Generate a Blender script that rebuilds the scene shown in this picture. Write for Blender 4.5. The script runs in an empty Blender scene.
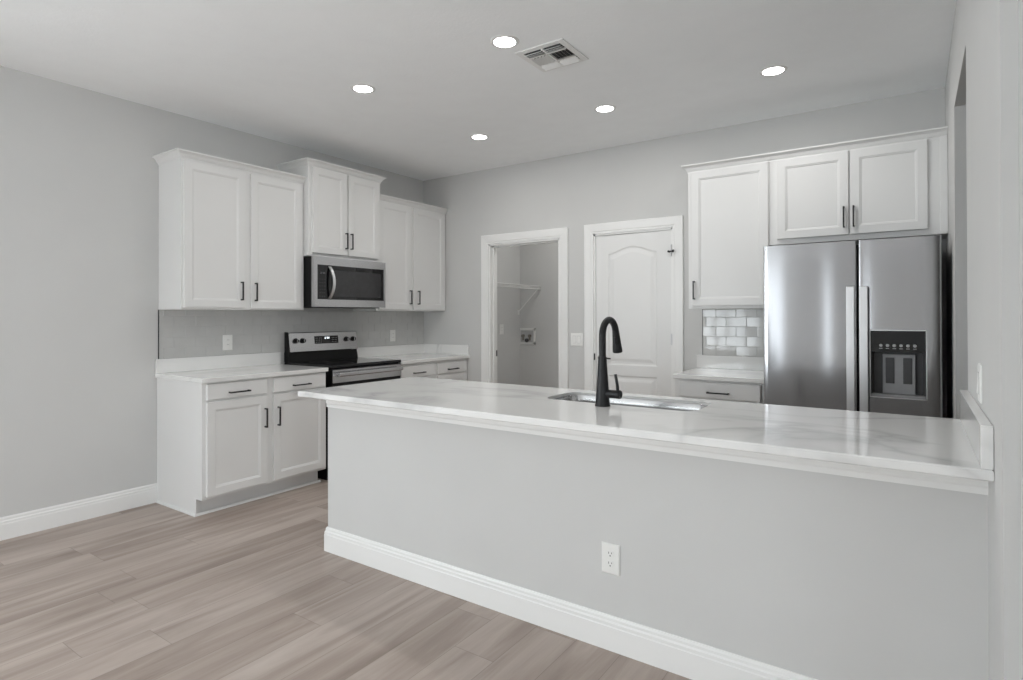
import bpy, bmesh, math, random
from mathutils import Vector, Matrix
random.seed(7)
S = bpy.context.scene
COL = S.collection
PI = math.pi

# ------------------------------------------------------------------ camera
F_PX, YAW, HORIZON, CAM_H, PITCH, ROLL = 586.4935, 0.603, 313.0421, 1.3171, -0.005, -0.0023
_c, _s = math.cos(YAW), math.sin(YAW)
_fw, _rt, _up = Vector((-_s, _c, 0)), Vector((_c, _s, 0)), Vector((0, 0, 1))
_F = (_fw - PITCH * _up).normalized()
_D = (-_up - PITCH * _fw)
_R = (_rt - ROLL * _D).normalized()
_U = -(_D + ROLL * _rt).normalized()
cam_data = bpy.data.cameras.new('camera')
cam = bpy.data.objects.new('camera', cam_data)
COL.objects.link(cam)
m = Matrix.Identity(4)
for i in range(3):
    m[i][0], m[i][1], m[i][2] = _R[i], _U[i], -_F[i]
m[0][3], m[1][3], m[2][3] = 0.0, 0.0, CAM_H
cam.matrix_world = m
cam_data.sensor_fit = 'HORIZONTAL'
cam_data.sensor_width = 36.0
cam_data.lens = F_PX / 1023 * 36.0
cam_data.shift_x = 0.0
cam_data.shift_y = -(340 - HORIZON) / 1023
cam_data.clip_start = 0.02
S.camera = cam

# ------------------------------------------------------------------ light
S.view_settings.view_transform = 'Standard'
S.view_settings.look = 'None'
S.view_settings.gamma = 1.0
S.view_settings.use_curve_mapping = False
S.view_settings.exposure = 0.15
SKY = 8.0
LAMP = 14.0
LAMP_BEAM = 4.0
LAUNDRY_FILL = 6.0
world = bpy.data.worlds.new('sky')
S.world = world
world.use_nodes = True
bg = world.node_tree.nodes['Background']
bg.inputs['Color'].default_value = (0.895, 0.96, 1.0, 1)
bg.inputs['Strength'].default_value = SKY
S.cycles.max_bounces = 12
S.cycles.diffuse_bounces = 8
S.cycles.glossy_bounces = 5
S.cycles.caustics_reflective = False
S.cycles.caustics_refractive = False
S.cycles.sample_clamp_indirect = 6.0

# room numbers (metres; the camera stands at x = y = 0)
XL, YB, XR, ZC = -4.457, 4.766, 0.167, 2.807
YR = -4.6            # wall behind the camera, with the glass sliding door
XRR = 3.2            # far wall of the living space beside the camera

def portal(name, loc, rot, sx, sy):
    d = bpy.data.lights.new(name, 'AREA')
    d.shape = 'RECTANGLE'
    d.size, d.size_y = sx, sy
    d.cycles.is_portal = True
    o = bpy.data.objects.new(name, d)
    o.location = loc
    o.rotation_euler = rot
    COL.objects.link(o)
    return o


portal('sliding_door_daylight', (-3.6, YR - 0.16, 1.2), (PI / 2, 0, 0), 1.6, 2.4)
portal('added_rear_daylight', (2.32, YR - 0.16, 1.45), (PI / 2, 0, 0), 1.6, 1.8)  # this portal and the next two serve the added windows
portal('added_left_daylight', (XL - 0.16, -2.0, 1.325), (0, -PI / 2, 0), 2.0, 2.9)
portal('added_side_daylight', (XRR + 0.16, -0.25, 1.3), (0, PI / 2, 0), 2.4, 2.0)


# ------------------------------------------------------------------ materials
def new_mat(name):
    mt = bpy.data.materials.new(name)
    mt.use_nodes = True
    nt = mt.node_tree
    return mt, nt, nt.nodes['Principled BSDF']


def N(nt, t, **kw):
    n = nt.nodes.new(t)
    for k, v in kw.items():
        setattr(n, k, v)
    return n


def L(nt, a, b):
    nt.links.new(a, b)


def math_node(nt, op, a, b=None):
    n = N(nt, 'ShaderNodeMath', operation=op)
    for i, v in enumerate((a, b)):
        if v is None:
            continue
        if isinstance(v, (int, float)):
            n.inputs[i].default_value = v
        else:
            L(nt, v, n.inputs[i])
    return n.outputs[0]


def ramp(nt, fac, stops):
    r = N(nt, 'ShaderNodeValToRGB')
    els = r.color_ramp.elements
    while len(els) < len(stops):
        els.new(0.5)
    for e, (p, c) in zip(els, stops):
        e.position = p
        e.color = (*c, 1) if len(c) == 3 else c
    L(nt, fac, r.inputs[0])
    return r.outputs[0]


def plain(name, color, rough=0.5, metal=0.0, noise=0.0, nscale=40.0, bump=0.0, bscale=200.0, spec=0.5, coat=0.0):
    mt, nt, p = new_mat(name)
    p.inputs['Base Color'].default_value = (*color, 1)
    p.inputs['Roughness'].default_value = rough
    p.inputs['Metallic'].default_value = metal
    p.inputs['Specular IOR Level'].default_value = spec
    p.inputs['Coat Weight'].default_value = coat
    tc = N(nt, 'ShaderNodeTexCoord')
    if noise:
        n = N(nt, 'ShaderNodeTexNoise')
        n.inputs['Scale'].default_value = nscale
        n.inputs['Detail'].default_value = 4
        L(nt, tc.outputs['Object'], n.inputs['Vector'])
        lo = tuple(c * (1 - noise) for c in color)
        hi = tuple(min(1, c * (1 + noise)) for c in color)
        L(nt, ramp(nt, n.outputs['Fac'], [(0.3, lo), (0.7, hi)]), p.inputs['Base Color'])
    if bump:
        n2 = N(nt, 'ShaderNodeTexNoise')
        n2.inputs['Scale'].default_value = bscale
        n2.inputs['Detail'].default_value = 3
        L(nt, tc.outputs['Object'], n2.inputs['Vector'])
        b = N(nt, 'ShaderNodeBump')
        b.inputs['Strength'].default_value = bump
        b.inputs['Distance'].default_value = 0.002
        L(nt, n2.outputs['Fac'], b.inputs['Height'])
        L(nt, b.outputs['Normal'], p.inputs['Normal'])
    return mt


def brushed(name, color, rough=0.25, axis='X', var=0.05, aniso=0.0):
    """Stainless steel: fine brush lines along an object axis."""
    mt, nt, p = new_mat(name)
    p.inputs['Metallic'].default_value = 1.0
    tc = N(nt, 'ShaderNodeTexCoord')
    mp = N(nt, 'ShaderNodeMapping')
    sc = {'X': (2, 400, 400), 'Y': (400, 2, 400), 'Z': (400, 400, 2)}[axis]
    mp.inputs['Scale'].default_value = sc
    L(nt, tc.outputs['Object'], mp.inputs['Vector'])
    n = N(nt, 'ShaderNodeTexNoise')
    n.inputs['Scale'].default_value = 1.0
    n.inputs['Detail'].default_value = 2
    L(nt, mp.outputs[0], n.inputs['Vector'])
    L(nt, ramp(nt, n.outputs['Fac'], [(0.2, tuple(c * (1 - var) for c in color)), (0.8, tuple(c * (1 + var) for c in color))]),
      p.inputs['Base Color'])
    p.inputs['Roughness'].default_value = rough
    if aniso:
        tg = N(nt, 'ShaderNodeTangent', direction_type='RADIAL', axis='Z')
        p.inputs['Anisotropic'].default_value = aniso
        p.inputs['Anisotropic Rotation'].default_value = 0.25
        L(nt, tg.outputs[0], p.inputs['Tangent'])
    return mt


def make_quartz():
    mt, nt, p = new_mat('white_quartz')
    tc = N(nt, 'ShaderNodeTexCoord')
    mp = N(nt, 'ShaderNodeMapping')
    mp.inputs['Rotation'].default_value = (0.2, 0.3, 0.75)
    mp.inputs['Scale'].default_value = (0.75, 1.5, 1.0)
    L(nt, tc.outputs['Object'], mp.inputs['Vector'])
    n = N(nt, 'ShaderNodeTexNoise')
    n.inputs['Scale'].default_value = 1.1
    n.inputs['Detail'].default_value = 5
    n.inputs['Roughness'].default_value = 0.5
    n.inputs['Distortion'].default_value = 0.6
    L(nt, mp.outputs[0], n.inputs['Vector'])
    d = math_node(nt, 'ABSOLUTE', math_node(nt, 'SUBTRACT', n.outputs['Fac'], 0.5))
    vein = ramp(nt, d, [(0.0, (1, 1, 1)), (0.014, (0.6, 0.6, 0.6)), (0.05, (0, 0, 0))])
    n2 = N(nt, 'ShaderNodeTexNoise')
    n2.inputs['Scale'].default_value = 1.7
    L(nt, tc.outputs['Object'], n2.inputs['Vector'])
    mask = ramp(nt, n2.outputs['Fac'], [(0.33, (0.0, 0.0, 0.0)), (0.52, (1, 1, 1))])
    f = math_node(nt, 'MULTIPLY', math_node(nt, 'MULTIPLY', vein, mask), 0.6)
    mix = N(nt, 'ShaderNodeMix', data_type='RGBA')
    L(nt, f, mix.inputs['Factor'])
    mix.inputs['A'].default_value = (0.80, 0.80, 0.79, 1)
    mix.inputs['B'].default_value = (0.50, 0.50, 0.50, 1)
    L(nt, mix.outputs['Result'], p.inputs['Base Color'])
    p.inputs['Roughness'].default_value = 0.10
    p.inputs['Specular IOR Level'].default_value = 0.6
    return mt


def make_floor():
    mt, nt, p = new_mat('greige_vinyl_plank')
    tc = N(nt, 'ShaderNodeTexCoord')
    sep = N(nt, 'ShaderNodeSeparateXYZ')
    L(nt, tc.outputs['Object'], sep.inputs[0])
    X, Y = sep.outputs[0], sep.outputs[1]
    W, LEN = 0.19, 1.22
    row = math_node(nt, 'FLOOR', math_node(nt, 'DIVIDE', X, W))
    wn = N(nt, 'ShaderNodeTexWhiteNoise', noise_dimensions='1D')
    L(nt, row, wn.inputs['W'])
    ys = math_node(nt, 'ADD', math_node(nt, 'DIVIDE', Y, LEN), math_node(nt, 'MULTIPLY', wn.outputs['Value'], 5.0))
    colm = math_node(nt, 'FLOOR', ys)
    cid = N(nt, 'ShaderNodeCombineXYZ')
    L(nt, row, cid.inputs[0]); L(nt, colm, cid.inputs[1])
    wn2 = N(nt, 'ShaderNodeTexWhiteNoise', noise_dimensions='3D')
    L(nt, cid.outputs[0], wn2.inputs['Vector'])
    rnd = wn2.outputs['Value']
    # grain, shifted per plank
    g = N(nt, 'ShaderNodeCombineXYZ')
    L(nt, math_node(nt, 'ADD', math_node(nt, 'MULTIPLY', X, 9.0), math_node(nt, 'MULTIPLY', rnd, 37.0)), g.inputs[0])
    L(nt, math_node(nt, 'MULTIPLY', Y, 0.9), g.inputs[1])
    L(nt, math_node(nt, 'MULTIPLY', rnd, 11.0), g.inputs[2])
    n1 = N(nt, 'ShaderNodeTexNoise')
    n1.inputs['Scale'].default_value = 1.0
    n1.inputs['Detail'].default_value = 5
    n1.inputs['Roughness'].default_value = 0.55
    n1.inputs['Distortion'].default_value = 1.0
    L(nt, g.outputs[0], n1.inputs['Vector'])
    g2 = N(nt, 'ShaderNodeCombineXYZ')
    L(nt, math_node(nt, 'ADD', math_node(nt, 'MULTIPLY', X, 90.0), math_node(nt, 'MULTIPLY', rnd, 53.0)), g2.inputs[0])
    L(nt, math_node(nt, 'MULTIPLY', Y, 3.0), g2.inputs[1])
    n2 = N(nt, 'ShaderNodeTexNoise')
    n2.inputs['Scale'].default_value = 1.0
    n2.inputs['Detail'].default_value = 3
    L(nt, g2.outputs[0], n2.inputs['Vector'])
    v = math_node(nt, 'ADD', math_node(nt, 'MULTIPLY', n1.outputs['Fac'], 0.85),
                  math_node(nt, 'ADD', math_node(nt, 'MULTIPLY', n2.outputs['Fac'], 0.12),
                            math_node(nt, 'MULTIPLY', math_node(nt, 'SUBTRACT', rnd, 0.5), 0.15)))
    col = ramp(nt, v, [(0.24, (0.265, 0.212, 0.181)), (0.42, (0.360, 0.296, 0.257)), (0.56, (0.435, 0.367, 0.324)), (0.74, (0.515, 0.448, 0.402))])
    # seams
    fx = math_node(nt, 'FRACT', math_node(nt, 'DIVIDE', X, W))
    ex = math_node(nt, 'MULTIPLY', math_node(nt, 'MINIMUM', fx, math_node(nt, 'SUBTRACT', 1.0, fx)), W)
    fy = math_node(nt, 'FRACT', ys)
    ey = math_node(nt, 'MULTIPLY', math_node(nt, 'MINIMUM', fy, math_node(nt, 'SUBTRACT', 1.0, fy)), LEN)
    seam = ramp(nt, math_node(nt, 'MULTIPLY', math_node(nt, 'MINIMUM', ex, ey), 100.0), [(0.05, (0.62, 0.62, 0.62)), (0.16, (1, 1, 1))])
    mix = N(nt, 'ShaderNodeMix', data_type='RGBA', blend_type='MULTIPLY')
    mix.inputs['Factor'].default_value = 1.0
    L(nt, col, mix.inputs['A']); L(nt, seam, mix.inputs['B'])
    L(nt, mix.outputs['Result'], p.inputs['Base Color'])
    p.inputs['Roughness'].default_value = 0.45
    p.inputs['Specular IOR Level'].default_value = 0.35
    b = N(nt, 'ShaderNodeBump')
    b.inputs['Strength'].default_value = 0.25
    b.inputs['Distance'].default_value = 0.001
    L(nt, seam, b.inputs['Height'])
    L(nt, b.outputs['Normal'], p.inputs['Normal'])
    return mt


def emit(name, color, strength):
    mt, nt, p = new_mat(name)
    p.inputs['Base Color'].default_value = (0.8, 0.8, 0.8, 1)
    p.inputs['Emission Color'].default_value = (*color, 1)
    p.inputs['Emission Strength'].default_value = strength
    return mt


def make_glass(name='window_glass', tint=1.0):
    mt, nt, p = new_mat(name)
    nt.nodes.remove(p)
    out = nt.nodes['Material Output']
    tr = N(nt, 'ShaderNodeBsdfTransparent')
    tr.inputs['Color'].default_value = (tint, tint, tint, 1)
    gl = N(nt, 'ShaderNodeBsdfGlossy')
    gl.inputs['Roughness'].default_value = 0.02
    mx = N(nt, 'ShaderNodeMixShader')
    mx.inputs[0].default_value = 0.05
    L(nt, tr.outputs[0], mx.inputs[1]); L(nt, gl.outputs[0], mx.inputs[2])
    L(nt, mx.outputs[0], out.inputs[0])
    return mt


M = dict(
    wall=plain('grey_wall_paint', (0.605, 0.605, 0.597), 0.75, noise=0.012, nscale=3, bump=0.12, bscale=160, spec=0.25),
    ceil=plain('ceiling_paint', (0.94, 0.955, 0.965), 0.9, noise=0.015, nscale=6, bump=0.5, bscale=70, spec=0.15),
    white=plain('white_cabinet_paint', (0.75, 0.75, 0.743), 0.38, noise=0.01, nscale=3, spec=0.4),
    trim=plain('white_trim_paint', (0.82, 0.82, 0.81), 0.35, noise=0.01, nscale=3, spec=0.4),
    door=plain('white_door_paint', (0.77, 0.77, 0.762), 0.4, noise=0.01, nscale=3, spec=0.4),
    black=plain('matte_black_metal', (0.012, 0.012, 0.013), 0.38, noise=0.1, nscale=50),
    faucet=plain('matte_black_faucet', (0.014, 0.014, 0.015), 0.4, noise=0.1, nscale=50, spec=0.3),
    gloss=plain('black_glass', (0.006, 0.006, 0.007), 0.05, noise=0.1, nscale=8),
    enamel=plain('black_enamel', (0.006, 0.006, 0.0065), 0.4, noise=0.1, nscale=8, spec=0.25),
    window_dark=plain('smoked_oven_window', (0.03, 0.03, 0.032), 0.12, noise=0.1, nscale=30),
    steel=brushed('brushed_steel', (0.55, 0.55, 0.56), 0.27, 'Y'),
    fridge_steel=brushed('brushed_steel_door', (0.45, 0.45, 0.462), 0.14, 'X', 0.03, 0.85),
    handle_steel=brushed('satin_steel_handle', (0.72, 0.72, 0.73), 0.35, 'Z', 0.02),
    sink_steel=brushed('sink_steel', (0.52, 0.52, 0.52), 0.22, 'X', 0.05),
    fridge_side=plain('charcoal_appliance_side', (0.03, 0.03, 0.032), 0.5, noise=0.05),
    disp=plain('dispenser_grey_plastic', (0.07, 0.07, 0.073), 0.35, noise=0.05),
    disp_light=plain('dispenser_silver_plastic', (0.34, 0.34, 0.35), 0.35, noise=0.03),
    icon=plain('printed_pale_icon', (0.45, 0.45, 0.45), 0.5, noise=0.02),
    plastic=plain('white_plastic', (0.80, 0.80, 0.78), 0.35, noise=0.01),
    slot=plain('dark_slot', (0.05, 0.05, 0.05), 0.6, noise=0.05),
    box_in_gap=plain('box_interior_and_gap_shade', (0.48, 0.48, 0.48), 0.6, noise=0.05),
    tile=plain('grey_glazed_tile', (0.55, 0.55, 0.54), 0.06, noise=0.03, nscale=9, spec=0.6, bump=0.05, bscale=14),
    grout=plain('grout', (0.50, 0.50, 0.49), 0.85, noise=0.04),
    quartz=make_quartz(), floor=make_floor(), glass=make_glass(), tinted=make_glass('tinted_glass', 0.58),  # tinted dims the added panes' reflection in the refrigerator
    lens=emit('lamp_lens', (1.0, 0.985, 0.96), LAMP),
    digit=emit('lit_digit', (0.85, 0.95, 1.0), 0.9),
    wire=plain('white_coated_wire', (0.75, 0.75, 0.74), 0.4, noise=0.02),
    brass=plain('valve_metal', (0.25, 0.23, 0.2), 0.4, 0.6, noise=0.05),
)


# ------------------------------------------------------------------ mesh helpers
def BM():
    return bmesh.new()


def bx(bm, x0, x1, y0, y1, z0, z1):
    vs = [bm.verts.new((x, y, z)) for x in (x0, x1) for y in (y0, y1) for z in (z0, z1)]
    for f in ((0, 1, 3, 2), (4, 6, 7, 5), (0, 4, 5, 1), (2, 3, 7, 6), (0, 2, 6, 4), (1, 5, 7, 3)):
        bm.faces.new([vs[i] for i in f])
    return vs


def obj(name, bm, mat, parent=None, bevel=0.0, smooth=None, seg=2):
    bmesh.ops.recalc_face_normals(bm, faces=bm.faces)
    me = bpy.data.meshes.new(name)
    bm.to_mesh(me)
    bm.free()
    me.materials.append(mat)
    if smooth is not None:
        for p in me.polygons:
            p.use_smooth = True
        me.set_sharp_from_angle(angle=math.radians(smooth))
    o = bpy.data.objects.new(name, me)
    COL.objects.link(o)
    if parent:
        o.parent = parent
    if bevel:
        b = o.modifiers.new('edge', 'BEVEL')
        b.width = bevel
        b.segments = seg
        b.limit_method = 'ANGLE'
        b.angle_limit = math.radians(40)
    return o


def box(name, dims, mat, parent=None, bevel=0.0):
    bm = BM()
    bx(bm, *dims)
    return obj(name, bm, mat, parent, bevel)


def tag(o, label, cat, group=None):
    o['label'] = label
    o['category'] = cat
    if group:
        o['group'] = group
    return o


def thing(name, label, cat, loc, rz=0.0, group=None):
    o = bpy.data.objects.new(name, None)
    o.empty_display_size = 0.1
    COL.objects.link(o)
    o.location = loc
    o.rotation_euler = (0, 0, rz)
    return tag(o, label, cat, group)


def structure(o):
    o['kind'] = 'structure'
    return o


def prism(bm, prof, p0, p1, up=(0, 0, 1), out=(0, -1, 0), m0=0.0, m1=0.0):
    """Sweep a profile [(out, up)] straight from p0 to p1; m0/m1 = mitre (shift along path per unit 'out')."""
    p0, p1, up, out = Vector(p0), Vector(p1), Vector(up), Vector(out)
    d = (p1 - p0).normalized()
    a = [bm.verts.new(p0 + out * o + up * u + d * (o * m0)) for o, u in prof]
    b = [bm.verts.new(p1 + out * o + up * u + d * (o * m1)) for o, u in prof]
    n = len(prof)
    for i in range(n):
        bm.faces.new([a[i], a[(i + 1) % n], b[(i + 1) % n], b[i]])
    bm.faces.new(a)
    bm.faces.new(list(reversed(b)))


def lathe(bm, prof, center=(0, 0, 0), axis='Z', n=32, cap=True):
    """prof = [(radius, height)]"""
    rings = []
    cx, cy, cz = center
    for r, h in prof:
        ring = []
        for k in range(n):
            a = 2 * PI * k / n
            u, v = r * math.cos(a), r * math.sin(a)
            co = {'Z': (cx + u, cy + v, cz + h), 'Y': (cx + u, cy + h, cz + v), 'X': (cx + h, cy + u, cz + v)}[axis]
            ring.append(bm.verts.new(co))
        rings.append(ring)
    for a, b in zip(rings, rings[1:]):
        for k in range(n):
            bm.faces.new([a[k], a[(k + 1) % n], b[(k + 1) % n], b[k]])
    if cap:
        bm.faces.new(rings[0])
        bm.faces.new(rings[-1])


def tube(bm, pts, radii, n=16, cap=True):
    pts = [Vector(p) for p in pts]
    if isinstance(radii, (int, float)):
        radii = [radii] * len(pts)
    rings = []
    ref = None
    for i, p in enumerate(pts):
        t = (pts[min(i + 1, len(pts) - 1)] - pts[max(i - 1, 0)]).normalized()
        if ref is None:
            ref = Vector((1, 0, 0)) if abs(t.x) < 0.9 else Vector((0, 1, 0))
        u = (ref - t * ref.dot(t)).normalized()
        ref = u
        v = t.cross(u)
        rings.append([bm.verts.new(p + (u * math.cos(2 * PI * k / n) + v * math.sin(2 * PI * k / n)) * radii[i]) for k in range(n)])
    for a, b in zip(rings, rings[1:]):
        for k in range(n):
            bm.faces.new([a[k], a[(k + 1) % n], b[(k + 1) % n], b[k]])
    if cap:
        bm.faces.new(rings[0])
        bm.faces.new(rings[-1])


def ring_panel(bm, x0, x1, z0, z1, rings, yback):
    """A slab facing -Y whose face is a set of nested rectangles: rings = [(inset, y)]."""
    def rect(i, y):
        return [bm.verts.new(c) for c in ((x0 + i, y, z0 + i), (x1 - i, y, z0 + i), (x1 - i, y, z1 - i), (x0 + i, y, z1 - i))]
    prev = rect(0, yback)
    bm.faces.new(prev)
    for i, y in rings:
        cur = rect(i, y)
        for k in range(4):
            bm.faces.new([prev[k], prev[(k + 1) % 4], cur[(k + 1) % 4], cur[k]])
        prev = cur
    bm.faces.new(prev)


# ------------------------------------------------------------------ room shell
def wall_boxes(name, boxes, mat=None):
    bm = BM()
    for b in boxes:
        bx(bm, *b)
    return structure(obj(name, bm, mat or M['wall']))


structure(box('floor', (XL - 0.12, XRR + 0.12, YR - 0.6, 6.12, -0.1, 0.0), M['floor']))
structure(box('ceiling', (XL - 0.12, XRR + 0.12, YR - 0.12, 6.12, ZC, ZC + 0.1), M['ceil']))
GY0, GY1, GZ0, GZ1 = -3.4, -0.6, 0.35, 2.3
wall_boxes('wall_left', [(XL - 0.115, XL, YR - 0.115, GY0, 0, ZC), (XL - 0.115, XL, GY1, YB + 0.115, 0, ZC),
                         (XL - 0.115, XL, GY0, GY1, 0, GZ0), (XL - 0.115, XL, GY0, GY1, GZ1, ZC)])
# back wall with the laundry opening and the closed door
LX0, LX1, LZ = -3.558, -2.731, 2.045
DX0, DX1, DZ = -2.382, -1.655, 2.05
wall_boxes('wall_back', [
    (XL, LX0, YB, YB + 0.115, 0, ZC), (LX0, LX1, YB, YB + 0.115, LZ, ZC), (LX1, DX0, YB, YB + 0.115, 0, ZC),
    (DX0, DX1, YB, YB + 0.115, DZ, ZC), (DX1, XR, YB, YB + 0.115, 0, ZC)])
# right wall: a passage opening between peninsula and refrigerator; a slight jog at the near end
OY0, OY1, OZ = 2.885, 3.71, 2.37
WX = XR + 0.135
wall_boxes('wall_right', [
    (XR, WX, OY1, YB + 0.115, 0, ZC), (XR, WX, OY0, OY1, OZ, ZC), (XR, WX, 1.786, OY0, 0, ZC),
    (0.1995, WX, 0.9, 1.786, 0, ZC)])  # unseen stretch lengthened to shade the peninsula from the side window
wall_boxes('wall_passage', [(1.3, 1.41, 1.925, YB + 0.115, 0, ZC), (WX, 1.3, YB, YB + 0.115, 0, ZC), (WX, 1.3, 1.925, 2.0, 0, ZC)])  # unseen walls put in to keep sky light out of the passage
# living space behind and beside the camera
SX0, SX1, SZ = -4.3, -3.05, 2.36
wall_boxes('wall_rear', [
    (XL, SX0, YR - 0.115, YR, 0, ZC), (SX0, SX1, YR - 0.115, YR, SZ, ZC), (SX1, -2.4, YR - 0.115, YR, SZ, ZC), (-2.4, -1.3, YR - 0.115, YR, 0, ZC), (-1.3, -1.0, YR - 0.115, YR, 2.2, ZC), (-1.0, 1.6, YR - 0.115, YR, 0, ZC),
    (1.6, 3.05, YR - 0.115, YR, 0, 0.6), (1.6, 3.05, YR - 0.115, YR, 2.3, ZC), (3.05, XRR, YR - 0.115, YR, 0, ZC)])
wall_boxes('wall_living', [(XRR, XRR + 0.115, YR - 0.115, -1.2, 0, ZC), (XRR, XRR + 0.115, 0.7, 1.92, 0, ZC),
                           (XRR, XRR + 0.115, -1.2, 0.7, 0, 0.15), (XRR, XRR + 0.115, -1.2, 0.7, 2.4, ZC), (1.3, XRR, 1.81, 1.92, 0, ZC), (WX, 1.3, 1.81, 1.92, 0, ZC)])
# laundry room
LYB, LXL = 6.0, -4.0
wall_boxes('wall_laundry', [(LXL - 0.1, LXL, YB + 0.115, LYB + 0.1, 0, ZC), (LXL, -2.2, LYB, LYB + 0.1, 0, ZC), (-2.2, -2.1, YB + 0.115, LYB + 0.1, 0, ZC)])
# half wall that carries the peninsula
PX0, PY = -2.729, 2.137
structure(box('wall_peninsula', (PX0, XR, PY, PY + 0.115, 0, 0.882), M['wall']))

# baseboards
BASE = [(0, 0), (0.0155, 0), (0.0155, 0.092), (0.0135, 0.096), (0.0135, 0.108), (0.009, 0.114), (0.009, 0.124), (0.005, 0.1335), (0, 0.1335)]


def baseboard(name, segs):
    bm = BM()
    for p0, p1, out, m0, m1 in segs:
        prism(bm, BASE, p0, p1, out=out, m0=m0, m1=m1)
    return structure(obj(name, bm, M['trim']))


baseboard('baseboard_left', [((XL, YR, 0), (XL, 2.011, 0), (1, 0, 0), 0, 0)])
baseboard('baseboard_peninsula', [((PX0, PY, 0), (XR, PY, 0), (0, -1, 0), -1, 0), ((PX0, PY + 0.115, 0), (PX0, PY, 0), (-1, 0, 0), 0, 1)])
baseboard('baseboard_back', [((LX1 + 0.09, YB, 0), (DX0 - 0.09, YB, 0), (0, -1, 0), 0, 0), ((-3.8, YB, 0), (LX0 - 0.09, YB, 0), (0, -1, 0), 0, 0)])
baseboard('baseboard_right', [((XR, 1.786, 0), (XR, PY, 0), (-1, 0, 0), 0, 0), ((0.1995, 0.9, 0), (0.1995, 1.77, 0), (-1, 0, 0), 0, 0)])
baseboard('baseboard_laundry', [((LXL, LYB, 0), (-2.2, LYB, 0), (0, -1, 0), 0, 0)])

# moulding under the peninsula counter
CROWN_UNDER = [(0, 0.808), (0.009, 0.808), (0.009, 0.826), (0.012, 0.832), (0.012, 0.852), (0.016, 0.860), (0.018, 0.8835), (0, 0.8835)]
bm = BM()
prism(bm, CROWN_UNDER, (PX0 - 0.002, PY, 0), (XR, PY, 0), out=(0, -1, 0))
structure(obj('trim_1', bm, M['trim']))

# ------------------------------------------------------------------ doors and casings
def casing(name, x0, x1, zt, parent, w=0.09):
    """Flat casing round an opening on the back wall; three mitred pieces, one mesh."""
    bm = BM()
    rings = [(0.0, 0.0), (0.0, 0.011), (0.018, 0.012), (0.024, 0.016), (w - 0.02, 0.019), (w - 0.004, 0.019), (w, 0.015), (w, 0.0)]
    loops = []
    for off, t in rings:
        y = YB - t
        loops.append([bm.verts.new(c) for c in ((x0 - off, y, 0), (x0 - off, y, zt + off), (x1 + off, y, zt + off), (x1 + off, y, 0))])
    n = len(loops)
    for a, b in zip(loops, loops[1:]):
        for k in range(3):
            bm.faces.new([a[k], a[k + 1], b[k + 1], b[k]])
    bm.faces.new([l[0] for l in loops]); bm.faces.new([l[3] for l in loops])
    return obj(name, bm, M['trim'], parent)


# door_1: the closed two-panel arch-top door
d1 = thing('door_1', 'closed white two-panel arch-top door beside the laundry opening', 'door', (0, 0, 0))
structure(d1)
casing('casing', DX0, DX1, DZ, d1)
bm = BM()
bx(bm, DX0, DX0 + 0.016, YB, YB + 0.115, 0, DZ); bx(bm, DX1 - 0.016, DX1, YB, YB + 0.115, 0, DZ); bx(bm, DX0, DX1, YB, YB + 0.115, DZ - 0.016, DZ)
obj('jamb', bm, M['trim'], d1)


def arch_panel(bm, outline, yface, steps, back):
    """Nested copies of a closed outline (list of (x,z)), each inset and pushed to y."""
    n = len(outline)
    cx = sum(p[0] for p in outline) / n
    pts0 = [Vector((p[0], p[1])) for p in outline]

    def inset(d):
        res = []
        for i in range(n):
            a, b, c = pts0[i - 1], pts0[i], pts0[(i + 1) % n]
            e1, e2 = (b - a).normalized(), (c - b).normalized()
            n1, n2 = Vector((-e1.y, e1.x)), Vector((-e2.y, e2.x))
            bis = (n1 + n2)
            bis = bis / max(0.3, bis.dot(n1)) if bis.length > 1e-6 else n1
            res.append(b + bis * d)
        return res
    prev = None
    first = None
    for d, y in steps:
        cur = [bm.verts.new((p.x, y, p.y)) for p in inset(d)]
        if prev:
            for i in range(n):
                bm.faces.new([prev[i], prev[(i + 1) % n], cur[(i + 1) % n], cur[i]])
        else:
            first = cur
        prev = cur
    bm.faces.new(prev)
    return first


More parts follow.
